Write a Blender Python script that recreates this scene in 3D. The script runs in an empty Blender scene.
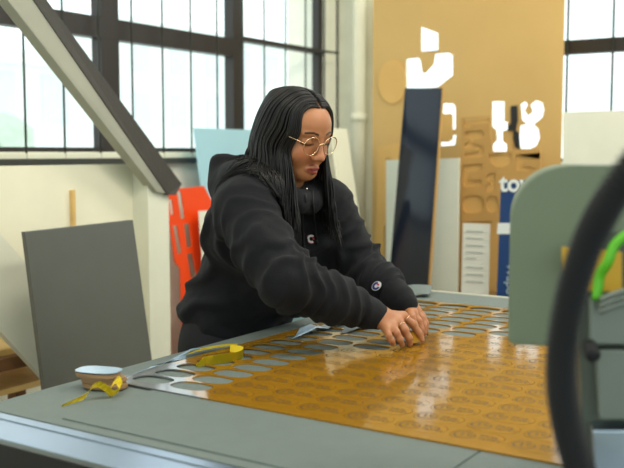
import bpy, bmesh, math, random
import numpy as np
from mathutils import Vector, Matrix, noise
from mathutils.bvhtree import BVHTree
random.seed(7); rng = np.random.default_rng(7)
SC = bpy.context.scene
COL = SC.collection

# ------------------------------------------------------------------ camera
FPX = 929.0; PITCH = math.atan(82/929.); YAW = math.radians(33); CAMH = 1.42
cam_d = bpy.data.cameras.new('camera'); cam = bpy.data.objects.new('camera', cam_d); COL.objects.link(cam)
cam_d.sensor_width = 36; cam_d.lens = FPX/624*36
cam.location = (0, 0, CAMH); cam.rotation_euler = (math.pi/2-PITCH, 0, YAW-math.pi/2)
cam_d.dof.use_dof = True; cam_d.dof.focus_distance = 2.25; cam_d.dof.aperture_fstop = 4.0
cam_d.clip_start = .05
SC.camera = cam
# ------------------------------------------------------------------ world, lights, exposure
W = bpy.data.worlds.new('world'); SC.world = W; W.use_nodes = True
nt = W.node_tree; bg = nt.nodes['Background']
tc = nt.nodes.new('ShaderNodeTexCoord'); sp = nt.nodes.new('ShaderNodeSeparateXYZ'); cr = nt.nodes.new('ShaderNodeValToRGB')
nt.links.new(tc.outputs['Generated'], sp.inputs[0]); nt.links.new(sp.outputs['Z'], cr.inputs[0]); nt.links.new(cr.outputs[0], bg.inputs[0])
cr.color_ramp.elements[0].position = 0.0; cr.color_ramp.elements[0].color = (.80, .93, .90, 1)
cr.color_ramp.elements[1].position = .35; cr.color_ramp.elements[1].color = (.84, .97, 1, 1)
bg.inputs[1].default_value = 2.6
def area(name, loc, target, size, power, col, sy=None):
    l = bpy.data.lights.new(name, 'AREA'); l.energy = power; l.color = col; l.size = size
    l.shape = 'RECTANGLE'; l.size_y = sy or size
    o = bpy.data.objects.new(name, l); COL.objects.link(o); o.location = loc
    o.rotation_euler = (Vector(target)-Vector(loc)).to_track_quat('-Z', 'Y').to_euler()
    return o
area('ceiling_lamp', (2.6, -.9, 3.4), (2.2, 1.6, .9), 1.4, 60, (1, .93, .82), .5)
area('ceiling_lamp', (4.1, .6, 3.6), (4.1, 2.2, .6), 1.8, 60, (1, .93, .80), .6)
area('ceiling_lamp', (.6, .8, 3.5), (2.0, 2.6, .9), 1.6, 55, (1, .93, .82), .5)
SC.view_settings.view_transform = 'Standard'; SC.view_settings.look = 'None'
SC.view_settings.exposure = -0.42; SC.view_settings.gamma = 1; SC.view_settings.use_curve_mapping = False

# ------------------------------------------------------------------ helpers
C0 = np.array([0, 0, CAMH])
fw = np.array([math.cos(YAW)*math.cos(PITCH), math.sin(YAW)*math.cos(PITCH), -math.sin(PITCH)])
rt = np.array([math.sin(YAW), -math.cos(YAW), 0.]); upv = np.cross(rt, fw)
def ray(x, y): return fw + rt*(x-312)/FPX + upv*(234-y)/FPX
def dep(x, y, D): return C0 + ray(x, y)*D
def onx(x, y, X): d = ray(x, y); return C0 + d*X/d[0]
def ony(x, y, Y): d = ray(x, y); return C0 + d*Y/d[1]
def onz(x, y, z): d = ray(x, y); return C0 + d*(z-CAMH)/d[2]

def lin(c):
    c = [v/255 for v in c]
    return tuple(v/12.92 if v <= .04045 else ((v+.055)/1.055)**2.4 for v in c) + (1,)
def mat(name, rgb, rough=.6, metal=0, var=.06, scale=8, bump=0, bscale=60, **kw):
    m = bpy.data.materials.new(name); m.use_nodes = True; n = m.node_tree.nodes; L = m.node_tree.links
    b = n['Principled BSDF']; base = lin(rgb)
    co = n.new('ShaderNodeTexCoord'); nz = n.new('ShaderNodeTexNoise'); nz.inputs['Scale'].default_value = scale
    nz.inputs['Detail'].default_value = 4
    L.new(co.outputs['Object'], nz.inputs['Vector'])
    mx = n.new('ShaderNodeMix'); mx.data_type = 'RGBA'
    mx.inputs[6].default_value = tuple(v*(1-var*2) for v in base[:3])+(1,)
    mx.inputs[7].default_value = tuple(min(1, v*(1+var*2)) for v in base[:3])+(1,)
    L.new(nz.outputs['Fac'], mx.inputs[0]); L.new(mx.outputs[2], b.inputs['Base Color'])
    b.inputs['Roughness'].default_value = rough; b.inputs['Metallic'].default_value = metal
    if bump:
        n2 = n.new('ShaderNodeTexNoise'); n2.inputs['Scale'].default_value = bscale; L.new(co.outputs['Object'], n2.inputs['Vector'])
        bp = n.new('ShaderNodeBump'); bp.inputs['Strength'].default_value = bump; bp.inputs['Distance'].default_value = .01
        L.new(n2.outputs['Fac'], bp.inputs['Height']); L.new(bp.outputs[0], b.inputs['Normal'])
    for k, v in kw.items(): b.inputs[k.replace('_', ' ')].default_value = v
    return m
def tag(o, label=None, cat=None, group=None, kind=None):
    if label: o['label'] = label
    if cat: o['category'] = cat
    if group: o['group'] = group
    if kind: o['kind'] = kind
    return o
def link(name, me, m=None, parent=None, smooth=False):
    o = bpy.data.objects.new(name, me); COL.objects.link(o)
    if m and not me.materials: me.materials.append(m)
    if smooth: me.polygons.foreach_set('use_smooth', [True]*len(me.polygons))
    if parent: o.parent = parent; o.matrix_parent_inverse = Matrix.Identity(4)
    return o
def empty(name, loc=(0, 0, 0), rz=0):
    o = bpy.data.objects.new(name, None); COL.objects.link(o); o.location = loc; o.rotation_euler.z = rz
    o.empty_display_size = .1; return o
def fin(bm, name, m, parent=None, smooth=False, bevel=0):
    if bevel:
        bmesh.ops.bevel(bm, geom=list(bm.edges), offset=bevel, segments=2, affect='EDGES', profile=.6)
    bmesh.ops.recalc_face_normals(bm, faces=bm.faces)
    me = bpy.data.meshes.new(name); bm.to_mesh(me); bm.free()
    o = link(name, me, m, parent, smooth)
    if parent: localise(o, parent)
    return o
def localise(o, parent):
    M = parent_world(parent).inverted(); o.data.transform(M)
def parent_world(p):
    M = Matrix.Translation(p.location) @ p.rotation_euler.to_matrix().to_4x4()
    return parent_world(p.parent) @ M if p.parent else M
def abox(bm, lo, hi, M=None):
    vs = [bm.verts.new((x, y, z)) for x in (lo[0], hi[0]) for y in (lo[1], hi[1]) for z in (lo[2], hi[2])]
    for f in ((0, 1, 3, 2), (4, 6, 7, 5), (0, 4, 5, 1), (2, 3, 7, 6), (0, 2, 6, 4), (1, 5, 7, 3)): bm.faces.new([vs[i] for i in f])
    if M: bmesh.ops.transform(bm, matrix=M, verts=vs)
    return vs
def box(name, lo, hi, m, parent=None, bevel=.002, M=None):
    bm = bmesh.new(); abox(bm, lo, hi, M); return fin(bm, name, m, parent, bevel=bevel)
def hexa(name, front, off, m, parent=None, bevel=.001):
    """solid from a polygon of 3D points, thickened by the vector off"""
    bm = bmesh.new(); a = [bm.verts.new(p) for p in front]; b = [bm.verts.new(np.array(p)+np.array(off)) for p in front]
    n = len(a); bm.faces.new(a); bm.faces.new(b[::-1])
    for i in range(n): bm.faces.new([a[i], a[(i+1) % n], b[(i+1) % n], b[i]])
    return fin(bm, name, m, parent, bevel=bevel)
def tube(bm, pts, r, n=10, cap=True, flat=1.0, closed=False):
    pts = [Vector(p) for p in pts]; N = len(pts); rs = r if hasattr(r, '__len__') else [r]*N
    rings = []; prev = None
    for i, p in enumerate(pts):
        if closed: t = (pts[(i+1) % N]-pts[i-1]).normalized()
        else: t = (pts[min(i+1, N-1)]-pts[max(i-1, 0)]).normalized()
        if prev is None:
            ref = Vector((0, 0, 1)) if abs(t.z) < .9 else Vector((1, 0, 0)); u = t.cross(ref).normalized()
        else: u = (prev - t*prev.dot(t)).normalized()
        prev = u; v = t.cross(u)
        rings.append([bm.verts.new(p + (u*math.cos(a)+v*math.sin(a)*flat)*rs[i]) for a in [2*math.pi*k/n for k in range(n)]])
    M = N if closed else N-1
    for i in range(M):
        A, B = rings[i], rings[(i+1) % N]
        for k in range(n): bm.faces.new([A[k], A[(k+1) % n], B[(k+1) % n], B[k]])
    if cap and not closed: bm.faces.new(rings[0][::-1]); bm.faces.new(rings[-1])
def catmull(P, n=8):
    P = [np.array(p, float) for p in P]; P = [2*P[0]-P[1]]+P+[2*P[-1]-P[-2]]; out = []
    for i in range(1, len(P)-2):
        for k in range(n):
            t = k/n; a, b, c, d = P[i-1:i+3]
            out.append(.5*((2*b)+(-a+c)*t+(2*a-5*b+4*c-d)*t*t+(-a+3*b-3*c+d)*t**3))
    out.append(P[-2]); return out
def plate(name, outer, holes, th, M, m, parent=None, bevel=0):
    """flat polygon with holes (local xy) of thickness th, front at z=0 going back to z=-th, placed by M"""
    cu = bpy.data.curves.new('tmp', 'CURVE'); cu.dimensions = '2D'; cu.fill_mode = 'BOTH'; cu.extrude = th/2
    for poly in [outer]+list(holes):
        s = cu.splines.new('POLY'); s.points.add(len(poly)-1); s.use_cyclic_u = True
        for q, p in zip(poly, s.points): p.co = (q[0], q[1], 0, 1)
    t = bpy.data.objects.new('tmp', cu); COL.objects.link(t)
    dg = bpy.context.evaluated_depsgraph_get(); me = bpy.data.meshes.new_from_object(t.evaluated_get(dg))
    bpy.data.objects.remove(t); bpy.data.curves.remove(cu)
    me.transform(M @ Matrix.Translation((0, 0, -th/2))); me.name = name; me.materials.clear()
    o = link(name, me, m, parent)
    if parent: localise(o, parent)
    return o
def text_mesh(name, body, size, M, m, parent=None, ex=.0006, bold=0):
    cu = bpy.data.curves.new('tmp', 'FONT'); cu.body = body; cu.size = size; cu.extrude = ex; cu.offset = bold
    t = bpy.data.objects.new('tmp', cu); COL.objects.link(t)
    dg = bpy.context.evaluated_depsgraph_get(); me = bpy.data.meshes.new_from_object(t.evaluated_get(dg))
    bpy.data.objects.remove(t); bpy.data.curves.remove(cu)
    me.transform(M); me.name = name; me.materials.clear()
    o = link(name, me, m, parent)
    if parent: localise(o, parent)
    return o
def plane_frame(axis, val, off=0):
    """matrix whose local x runs to the right in the view, y up, z towards the camera side, on plane x=val or y=val"""
    if axis == 'x': X, Z, O = Vector((0, -1, 0)), Vector((-1, 0, 0)), Vector((val, 0, 0))
    else: X, Z, O = Vector((1, 0, 0)), Vector((0, -1, 0)), Vector((0, val, 0))
    Y = Vector((0, 0, 1)); M = Matrix((X, Y, Z)).transposed().to_4x4(); M.translation = O
    return M
def pl2(axis, val, pts):
    """photo points -> plane local coordinates"""
    out = []
    for x, y in pts:
        p = onx(x, y, val) if axis == 'x' else ony(x, y, val)
        out.append((-p[1] if axis == 'x' else p[0], p[2]))
    return out
def ell(cx, cy, rx, ry, n=28, p=2.0):
    return [(cx+rx*abs(math.cos(a))**(2/p)*math.copysign(1, math.cos(a)), cy+ry*abs(math.sin(a))**(2/p)*math.copysign(1, math.sin(a))) for a in [2*math.pi*(k+.5)/n for k in range(n)]]

# ------------------------------------------------------------------ materials
M = {}
M['wall'] = mat('painted_wall', (226, 226, 208), .75, bump=.15, bscale=25)
M['brick'] = mat('painted_brick', (232, 231, 214), .7)
def brickify(m):
    n = m.node_tree.nodes; L = m.node_tree.links; b = n['Principled BSDF']
    g = n.new('ShaderNodeNewGeometry'); s = n.new('ShaderNodeSeparateXYZ'); L.new(g.outputs['Position'], s.inputs[0])
    ad = n.new('ShaderNodeMath'); ad.operation = 'ADD'; L.new(s.outputs[0], ad.inputs[0]); L.new(s.outputs[1], ad.inputs[1])
    c = n.new('ShaderNodeCombineXYZ'); L.new(ad.outputs[0], c.inputs[0]); L.new(s.outputs[2], c.inputs[1])
    br = n.new('ShaderNodeTexBrick'); br.inputs['Scale'].default_value = 1; br.inputs['Brick Width'].default_value = .42; br.inputs['Row Height'].default_value = .2
    br.inputs['Mortar Size'].default_value = .008; br.inputs['Color1'].default_value = (1, 1, 1, 1); br.inputs['Color2'].default_value = (1, 1, 1, 1); br.inputs['Mortar'].default_value = (0, 0, 0, 1)
    L.new(c.outputs[0], br.inputs['Vector'])
    bp = n.new('ShaderNodeBump'); bp.inputs['Strength'].default_value = .6; bp.inputs['Distance'].default_value = .01
    L.new(br.outputs['Color'], bp.inputs['Height']); L.new(bp.outputs[0], b.inputs['Normal'])
brickify(M['brick'])
M['floor'] = mat('concrete_floor', (128, 116, 98), .6, var=.12, bump=.1)
M['ceil'] = mat('ceiling_paint', (205, 203, 192), .8)
M['frame'] = mat('window_steel', (38, 31, 26), .5)
M['bar'] = mat('security_bar', (52, 54, 48), .5)
M['white'] = mat('white_board', (232, 231, 212), .6, var=.03)
M['cream'] = mat('cream_board', (233, 229, 203), .6, var=.03)
M['postw'] = mat('post_paint', (222, 222, 202), .6, var=.04)
M['beam'] = mat('grey_paint', (168, 168, 152), .6, var=.06)
M['beamd'] = mat('dark_edge', (52, 48, 42), .6, var=.1, bump=.2)
M['dboard'] = mat('charcoal_board', (86, 87, 80), .38, var=.05)
M['edge'] = mat('board_edge', (150, 146, 130), .6)
M['wood'] = mat('brown_timber', (122, 84, 52), .6, var=.2, scale=14)
M['pine'] = mat('pine_timber', (220, 182, 112), .6, var=.15, scale=14)
M['orange'] = mat('orange_acrylic', (246, 74, 14), .35, var=.02)
M['blue'] = mat('pale_blue_acrylic', (172, 216, 230), .25, var=.03, scale=2)
M['card'] = mat('cardboard', (205, 168, 104), .85, var=.04, scale=3)
M['mdf'] = mat('raw_mdf', (216, 172, 100), .8, var=.05, scale=5)
M['mdfd'] = mat('raw_mdf_back', (196, 152, 86), .8, var=.05, scale=5)
M['black'] = mat('black_acrylic', (14, 24, 40), .12, var=.3, scale=2)
M['navy'] = mat('navy_sign', (22, 62, 116), .4, var=.03)
M['signw'] = mat('sign_white', (232, 236, 232), .5, var=.02)
M['signg'] = mat('sign_grey', (150, 170, 186), .5, var=.02)
M['paper'] = mat('paper', (224, 222, 208), .7, var=.03)
M['ink'] = mat('print_grey', (176, 180, 172), .8)
M['felt'] = mat('grey_table_felt', (108, 119, 115), .62, var=.05, scale=25, bump=.25, bscale=900)
M['felt2'] = mat('grey_foam_sheet', (105, 116, 113), .6, var=.05, scale=25, bump=.25, bscale=900)
M['felt3'] = mat('grey_backing_sheet', (104, 116, 118), .5, var=.08, scale=14)
M['alu'] = mat('brushed_aluminium', (172, 186, 202), .3, 1, var=.05)
M['dark'] = mat('dark_steel', (32, 33, 36), .45)
M['seam'] = mat('seam_dark', (40, 44, 44), .8)
M['head'] = mat('machine_enamel', (118, 130, 106), .5, var=.03, scale=5)
M['head2'] = mat('machine_dark_enamel', (84, 92, 82), .5, var=.08)
M['head3'] = mat('machine_bracket', (120, 128, 120), .45, .3, var=.08)
M['rubber'] = mat('black_rubber', (13, 15, 20), .7, var=.1)
M['yellow'] = mat('yellow_tape', (255, 224, 44), .5, var=.05)
M['ypale'] = mat('yellow_tape_back', (232, 228, 150), .5, var=.05)
M['ylab'] = mat('yellow_sticker', (214, 166, 32), .5)
M['green'] = mat('green_wire', (96, 190, 30), .4)
M['whitefilm'] = mat('blue_white_film', (168, 194, 216), .18, var=.08, scale=20)
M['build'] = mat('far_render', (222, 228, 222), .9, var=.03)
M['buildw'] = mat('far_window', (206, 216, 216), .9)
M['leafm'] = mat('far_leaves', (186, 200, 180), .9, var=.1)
M['gold'] = mat('gold_wire', (236, 208, 172), .25, 1, var=.02)
M['steel'] = mat('aglet_steel', (210, 210, 205), .2, 1)
M['hoodie'] = mat('black_fleece', (15, 17, 22), .85, var=.1, scale=40, bump=.35, bscale=420, Specular_IOR_Level=.3, Sheen_Weight=.04, Sheen_Roughness=.5)
M['cord'] = mat('black_cord', (22, 23, 27), .8)
M['trouser'] = mat('black_trousers', (18, 19, 23), .85)
M['shoe'] = mat('shoe_rubber', (40, 40, 42), .6)
M['hair'] = mat('black_hair', (12, 9, 9), .42, var=.3, scale=60, Specular_IOR_Level=.4)
M['lens'] = mat('lens_glass', (255, 255, 255), .02, Transmission_Weight=1.0, IOR=1.03, Alpha=.25)
M['red'] = mat('patch_red', (196, 46, 66), .7)
M['pblue'] = mat('patch_blue', (44, 52, 120), .7)
M['pwhite'] = mat('patch_white', (226, 226, 228), .7)
# amber glossy sheet, with the brown paper peeled away (clear, bluish) at its left corner
def amber(name):
    m = mat(name, (150, 108, 28), .085, var=.10, scale=9); n = m.node_tree.nodes; L = m.node_tree.links; b = n['Principled BSDF']
    g = n.new('ShaderNodeNewGeometry')
    b.inputs['IOR'].default_value = 1.5
    nz = n.new('ShaderNodeTexNoise'); nz.inputs['Scale'].default_value = 26; nz.inputs['Detail'].default_value = 2; L.new(g.outputs['Position'], nz.inputs['Vector'])
    bp = n.new('ShaderNodeBump'); bp.inputs['Strength'].default_value = .06; bp.inputs['Distance'].default_value = .002
    L.new(nz.outputs['Fac'], bp.inputs['Height']); L.new(bp.outputs[0], b.inputs['Normal'])
    return m
M['amber'] = amber('amber_acrylic')
def amber_sheet():
    m = amber('amber_sheet'); n = m.node_tree.nodes; L = m.node_tree.links; b = n['Principled BSDF']
    old = b.inputs['Base Color'].links[0].from_socket
    g = n.new('ShaderNodeNewGeometry'); s = n.new('ShaderNodeSeparateXYZ'); L.new(g.outputs['Position'], s.inputs[0])
    nz = n.new('ShaderNodeTexNoise'); nz.inputs['Scale'].default_value = 13; L.new(g.outputs['Position'], nz.inputs['Vector'])
    def mth(op, a, c, d=None):
        q = n.new('ShaderNodeMath'); q.operation = op
        for i, v in enumerate((a, c)):
            if isinstance(v, (int, float)): q.inputs[i].default_value = v
            else: L.new(v, q.inputs[i])
        return q.outputs[0]
    # distance past the line y = 1.14 + 1.0*(x-1.35), roughened
    e = mth('SUBTRACT', mth('SUBTRACT', s.outputs[1], mth('MULTIPLY', s.outputs[0], 1.05)), -.265)
    e = mth('ADD', e, mth('MULTIPLY', mth('SUBTRACT', nz.outputs['Fac'], .5), .22))
    rp = n.new('ShaderNodeMapRange'); L.new(e, rp.inputs[0]); rp.inputs[1].default_value = -.01; rp.inputs[2].default_value = .012
    mx = n.new('ShaderNodeMix'); mx.data_type = 'RGBA'; L.new(rp.outputs[0], mx.inputs[0]); L.new(old, mx.inputs[6]); mx.inputs[7].default_value = lin((118, 122, 124))
    L.new(mx.outputs[2], b.inputs['Base Color'])
    return m
M['sheet'] = amber_sheet()
M['mark'] = mat('burnt_engraving', (40, 22, 6), .6, var=.1)

# ------------------------------------------------------------------ room
XB, YW = 5.5, 3.3        # back wall, window wall
fl = box('floor', (-3, -4, -.1), (XB+.3, YW+.3, 0), M['floor'], bevel=0); tag(fl, kind='structure')
ce = box('ceiling', (-3, -4, 4.2), (XB+.3, YW+.3, 4.3), M['ceil'], bevel=0); tag(ce, kind='structure')
def wall_with_holes(name, axis, val, x0, x1, holes, th=.3):
    Mx = plane_frame(axis, val)
    o = plate(name, [(x0, 0), (x1, 0), (x1, 4.2), (x0, 4.2)], [[(a, c), (b, c), (b, d), (a, d)] for a, b, c, d in holes], th, Mx, M['brick'])
    tag(o, kind='structure'); return o
SILL = 1.42
wall_with_holes('wall_left', 'y', YW, -3, XB+.3, [(.9, 5.24, SILL, 3.4)])
wall_with_holes('wall_front', 'x', -3, -3.3, 4, [(-2.6, 3.4, 1.1, 3.6)])
wall_with_holes('wall_right', 'y', -3.7, -3, XB+.3, [(-2, 4.6, 1.3, 3.4)])
wall_with_holes('wall_back', 'x', XB, -YW, 4, [(-2.98, 2.2, 1.36, 3.4)])
wn = 0
def window(axis, val, a, b, c, d, muls, trans, d0=.12, tw=.035):
    global wn; wn += 1
    Mx = plane_frame(axis, val)
    w = empty(f'window_{wn}'); tag(w, kind='structure')
    bm = bmesh.new()
    abox(bm, (a-.03, c-.01, -d0-.05), (a+.05, d, -d0), Mx); abox(bm, (b-.05, c, -d0-.05), (b+.03, d, -d0), Mx)
    abox(bm, (a, c-.02, -d0-.05), (b, c+.022, -d0), Mx); abox(bm, (a, d-.05, -d0-.05), (b, d+.02, -d0), Mx)
    for x, w_ in muls: abox(bm, (x-w_/2, c, -d0-.055), (x+w_/2, d, -d0+.01), Mx)
    for x0, x1, z, h in trans: abox(bm, (x0, z-h/2, -d0-.052), (x1, z+h/2, -d0+.012), Mx)
    fin(bm, 'window_frame', M['frame'], w)
    return w, Mx
# window wall: heavy mullions, transom and thin bars in front
w1, Mx = window('y', YW, .9, 5.24, SILL, 3.4, [(1.27, .1), (2.25, .1), (3.30, .12), (4.32, .1)], [(.9, 4.3, 2.015, .10), (4.3, 5.24, 2.075, .028)], d0=.02)
for x in np.arange(.964, 5.2, .222):
    bm = bmesh.new(); tube(bm, [Mx @ Vector((x, SILL-.06, .03)), Mx @ Vector((x, 3.4, .03))], .0055, 8); fin(bm, 'security_bar', M['bar'], w1, True)
box('sill_rail', (.9, YW-.05, SILL-.058), (5.2, YW-.02, SILL-.030), M['bar'], w1)
box('window_sill', (.85, YW-.035, SILL-.03), (5.28, YW+.05, SILL-.005), M['postw'], w1)
w2, Mx = window('x', XB, -2.98, 2.2, 1.36, 3.4, [(-.70, .06), (.4, .06)], [(-1.95, 2.2, 2.05, .085), (-2.98, -1.95, 2.075, .015), (-2.98, 2.2, 2.75, .06)])
for x in (-1.80, -1.53, -1.16, -.2, .1): 
    bm = bmesh.new(); tube(bm, [Mx @ Vector((x, 1.36, -.1)), Mx @ Vector((x, 3.4, -.1))], .008, 8); fin(bm, 'security_bar', M['bar'], w2, True)
# pilaster and pipe in the corner
p = box('wall_corner', (XB-.10, 2.96, 0), (XB, YW-.01, 4.2), M['brick'], bevel=0); tag(p, kind='structure')
bm = bmesh.new(); tube(bm, [(XB-.16, 3.10, 0), (XB-.16, 3.10, 4.2)], .045, 20)
for z in (.9, 1.62, 2.5): tube(bm, [(XB-.16, 3.10, z), (XB-.16, 3.10, z+.05)], .056, 20)
tag(fin(bm, 'pipe', M['cream'], smooth=True), 'white painted vertical pipe running up the corner between windows and cardboard', 'pipe')
bm = bmesh.new(); q = [ony(337, y, YW-.1) for y in (-60, 60, 118)]; tube(bm, q+[q[-1]+np.array([.03, 0, -.5]), q[-1]+np.array([.03, 0, -1.7])], .006, 8)
tube(bm, [ony(322, 51, YW-.1), ony(338, 53, YW-.1)], .008, 8)
tag(fin(bm, 'conduit', M['bar'], smooth=True), 'thin dark conduit hanging down the wall right of the tall window', 'conduit')

# outside
def building(loc, size, label, rows, cols):
    e = empty('building', loc); tag(e, label, 'building', None)
    x, y, z = loc; sx, sy, sz = size
    box('wall', (x-sx/2, y, z), (x+sx/2, y+sy, z+sz), M['build'], e, bevel=0)
    box('roof_edge', (x-sx/2-.3, y-.3, z+sz), (x+sx/2+.3, y+sy, z+sz+.4), M['build'], e, bevel=0)
    for i in range(rows):
        for j in range(cols):
            cx = x-sx/2+sx*(j+.5)/cols; cz = z+sz*(i+.55)/rows
            box('window', (cx-.6, y-.05, cz-.8), (cx+.6, y+.02, cz+.8), M['buildw'], e, bevel=0)
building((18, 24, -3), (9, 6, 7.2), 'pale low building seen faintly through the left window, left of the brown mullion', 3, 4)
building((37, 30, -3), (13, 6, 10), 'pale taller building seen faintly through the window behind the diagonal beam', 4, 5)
def tree(loc, r, label):
    e = empty('tree', loc); tag(e, label, 'tree')
    bm = bmesh.new(); tube(bm, [Vector(loc), Vector(loc)+Vector((0, 0, r*1.6))], .2, 8); fin(bm, 'trunk', M['wood'], e)
    bm = bmesh.new()
    for k in range(26):
        v = Vector((rng.normal()*.45, rng.normal()*.45, abs(rng.normal())*.4))*r
        bmesh.ops.create_icosphere(bm, subdivisions=2, radius=r*rng.uniform(.25, .45), matrix=Matrix.Translation(Vector(loc)+Vector((0, 0, r*1.6))+v))
    for v in bm.verts: v.co += noise.noise_vector(v.co*1.7)*r*.12
    fin(bm, 'crown', M['leafm'], e)
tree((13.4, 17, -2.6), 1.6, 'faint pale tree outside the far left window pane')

# ------------------------------------------------------------------ storage rack at left: panel, post, diagonal members
rack = empty('storage_rack', (2.5, 2.62, 0)); tag(rack, 'white painted storage rack with square post and long diagonal beam, behind the charcoal board', 'rack')
def rr(x0, z0, x1, z1, r, n=6):
    out = []
    for cx, cz, a0 in ((x1-r, z0+r, -90), (x1-r, z1-r, 0), (x0+r, z1-r, 90), (x0+r, z0+r, 180)):
        for k in range(n+1):
            a = math.radians(a0+90*k/n); out.append((cx+r*math.cos(a), cz+r*math.sin(a)))
    return out
Fy = plane_frame('y', 2.64)
plate('back_panel', [(1.2, .78), (2.44, .78), (2.44, .3)]+rr(1.2, .3, 2.765, 1.372, .03)[:-14]+[(1.2, 1.372)], [], .02, Fy, M['cream'], rack)
box('batten', (2.408, 2.622, .5), (2.421, 2.64, 1.28), M['pine'], rack)
# post: two faces seen
a = ony(148, 200, 2.56); b = ony(169, 200, 2.56)
box('post', (a[0], 2.56, 0), (b[0], 2.66, 1.36), M['postw'], rack, bevel=.003)
# long diagonal beam
def beam(p0, p1, wid, th, side, m, name, m2=None):
    p0 = np.array(p0); p1 = np.array(p1); d = p1-p0; d /= np.linalg.norm(d)
    o = hexa(name, [p0, p1, p1+wid*side, p0+wid*side], th, m, rack, bevel=.002)
    return o
Y0, Y1 = 2.42, 2.54
A0 = ony(-6, -30, Y0); A1 = ony(162, 188, Y1); B1 = ony(174, 196, Y1)
B0 = ony(22, -30, Y0)
A1 = ony(138, 163, Y1)
hexa('diagonal_beam', [ony(-16, -30, Y0), ony(13, -30, Y0), ony(168, 194, Y1), ony(157, 192, Y1)], (0, .05, 0), M['beam'], rack, .002)
hexa('beam_edge', [ony(13, -30, Y0-.004), ony(25, -30, Y0+.035), ony(182, 184, Y1+.035), ony(176, 195, Y1-.004), ony(168, 195, Y1-.004)], (0, .045, 0), M['beamd'], rack, .002)
# wide low diagonal plank
hexa('diagonal_plank', [ony(-60, 165, 2.50), ony(50, 290, 2.50), ony(50, 385, 2.50), ony(0, 331, 2.50), ony(-60, 270, 2.50)], (0, .03, 0), M['postw'], rack)
bench = empty('wooden_bench', (2.3, 2.7, 0)); tag(bench, 'low brown wooden bench half hidden behind the white rack, left edge', 'bench')
pb = ony(-10, 362, 2.56)
box('rail', (1.3, 2.56, pb[2]-.045), (2.4, 2.6, pb[2]), M['wood'], bench)
box('seat_board', (1.3, 2.602, pb[2]-.012), (2.4, 2.95, pb[2]+.02), M['pine'], bench)
box('shelf_board', (1.3, 2.605, pb[2]-.14), (2.4, 2.95, pb[2]-.12), M['pine'], bench)
for x in (1.34, 2.34): box('leg', (x, 2.61, 0), (x+.05, 2.66, pb[2]-.012), M['wood'], bench); box('leg', (x, 2.89, 0), (x+.05, 2.94, pb[2]-.012), M['wood'], bench)
# charcoal board
q = [ony(25, 232, 2.3), ony(133, 220, 2.3), ony(142, 362, 2.3)]
bd = hexa('charcoal_board', [(q[0][0], 2.3, q[0][2]), (q[1][0], 2.3, q[1][2]), (q[2][0]+.01, 2.15, 0.0), (q[0][0]+.02, 2.15, 0)], (0, .018, 0), M['dboard'], bevel=.0015)
tag(bd, 'large charcoal grey rectangular board leaning upright left of the white post', 'board')

# sheets leaning at the window wall
Fo = plane_frame('y', 3.12)
def floored(axis, val, outer):
    out = pl2(axis, val, outer)
    return [(p[0], 0.0) if q[1] >= 306 else p for p, q in zip(out, outer)]
def cut_sheet(name, axis, val, outer, holes, th, m, label, cat, grp=None):
    o = plate(name, floored(axis, val, outer), [pl2(axis, val, h) for h in holes], th, plane_frame(axis, val), m); tag(o, label, cat, grp); return o
cut_sheet('orange_offcut', 'y', 3.08, [(166, 190), (166, 197), (171, 232), (175, 262), (180, 268), (184, 312), (200, 312), (226, 312), (214, 205), (204, 186)],
    [[(169, 200), (172, 199), (174, 214), (171, 216)], [(177, 191), (181, 191), (185, 218), (181, 219)], [(173, 226), (177, 225), (182, 252), (178, 255)], [(184, 224), (189, 223), (192, 246), (187, 248)],
     [(187, 254), (192, 253), (197, 276), (191, 279)], [(191, 283), (197, 281), (200, 301), (194, 303)]], .006, M['orange'],
    'bright orange acrylic offcut with cut-out slots leaning left of the woman', 'acrylic sheet')
cut_sheet('pale_blue_sheet', 'y', 3.16, [(194, 128), (322, 132), (330, 420), (228, 420)], [], .006, M['blue'], 'pale blue acrylic sheet leaning against the window wall behind the woman', 'acrylic sheet')
cut_sheet('white_offcut', 'y', 3.02, [(199, 211), (232, 209), (240, 420), (214, 420)], [], .006, M['white'], 'small white sheet leaning in front of the pale blue sheet, by her back', 'sheet')
for k, (xa, xb, ya, xo, m_, lb) in enumerate([(331, 347, 128, 25, 'cream', 'tall cream board leaning just right of her hair'), (322, 330, 185, 26, 'beamd', 'thin dark strip painted as the shaded gap between cream boards beside her shoulder'),  # both dark strips stand in for the shade in gaps between boards
        (345, 349, 150, 14, 'beamd', 'thin dark strip painted as the shaded gap right of the tall cream board'), (312, 323, 195, 26, 'white', 'white board leaning low behind her left shoulder')]):
    cut_sheet('leaning_board', 'y', 2.62+.02*k, [(xa, ya), (xb, ya+1), (xb+xo+12, 420), (xa+xo+12, 420)], [], .012, M[m_], lb, 'board')

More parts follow.
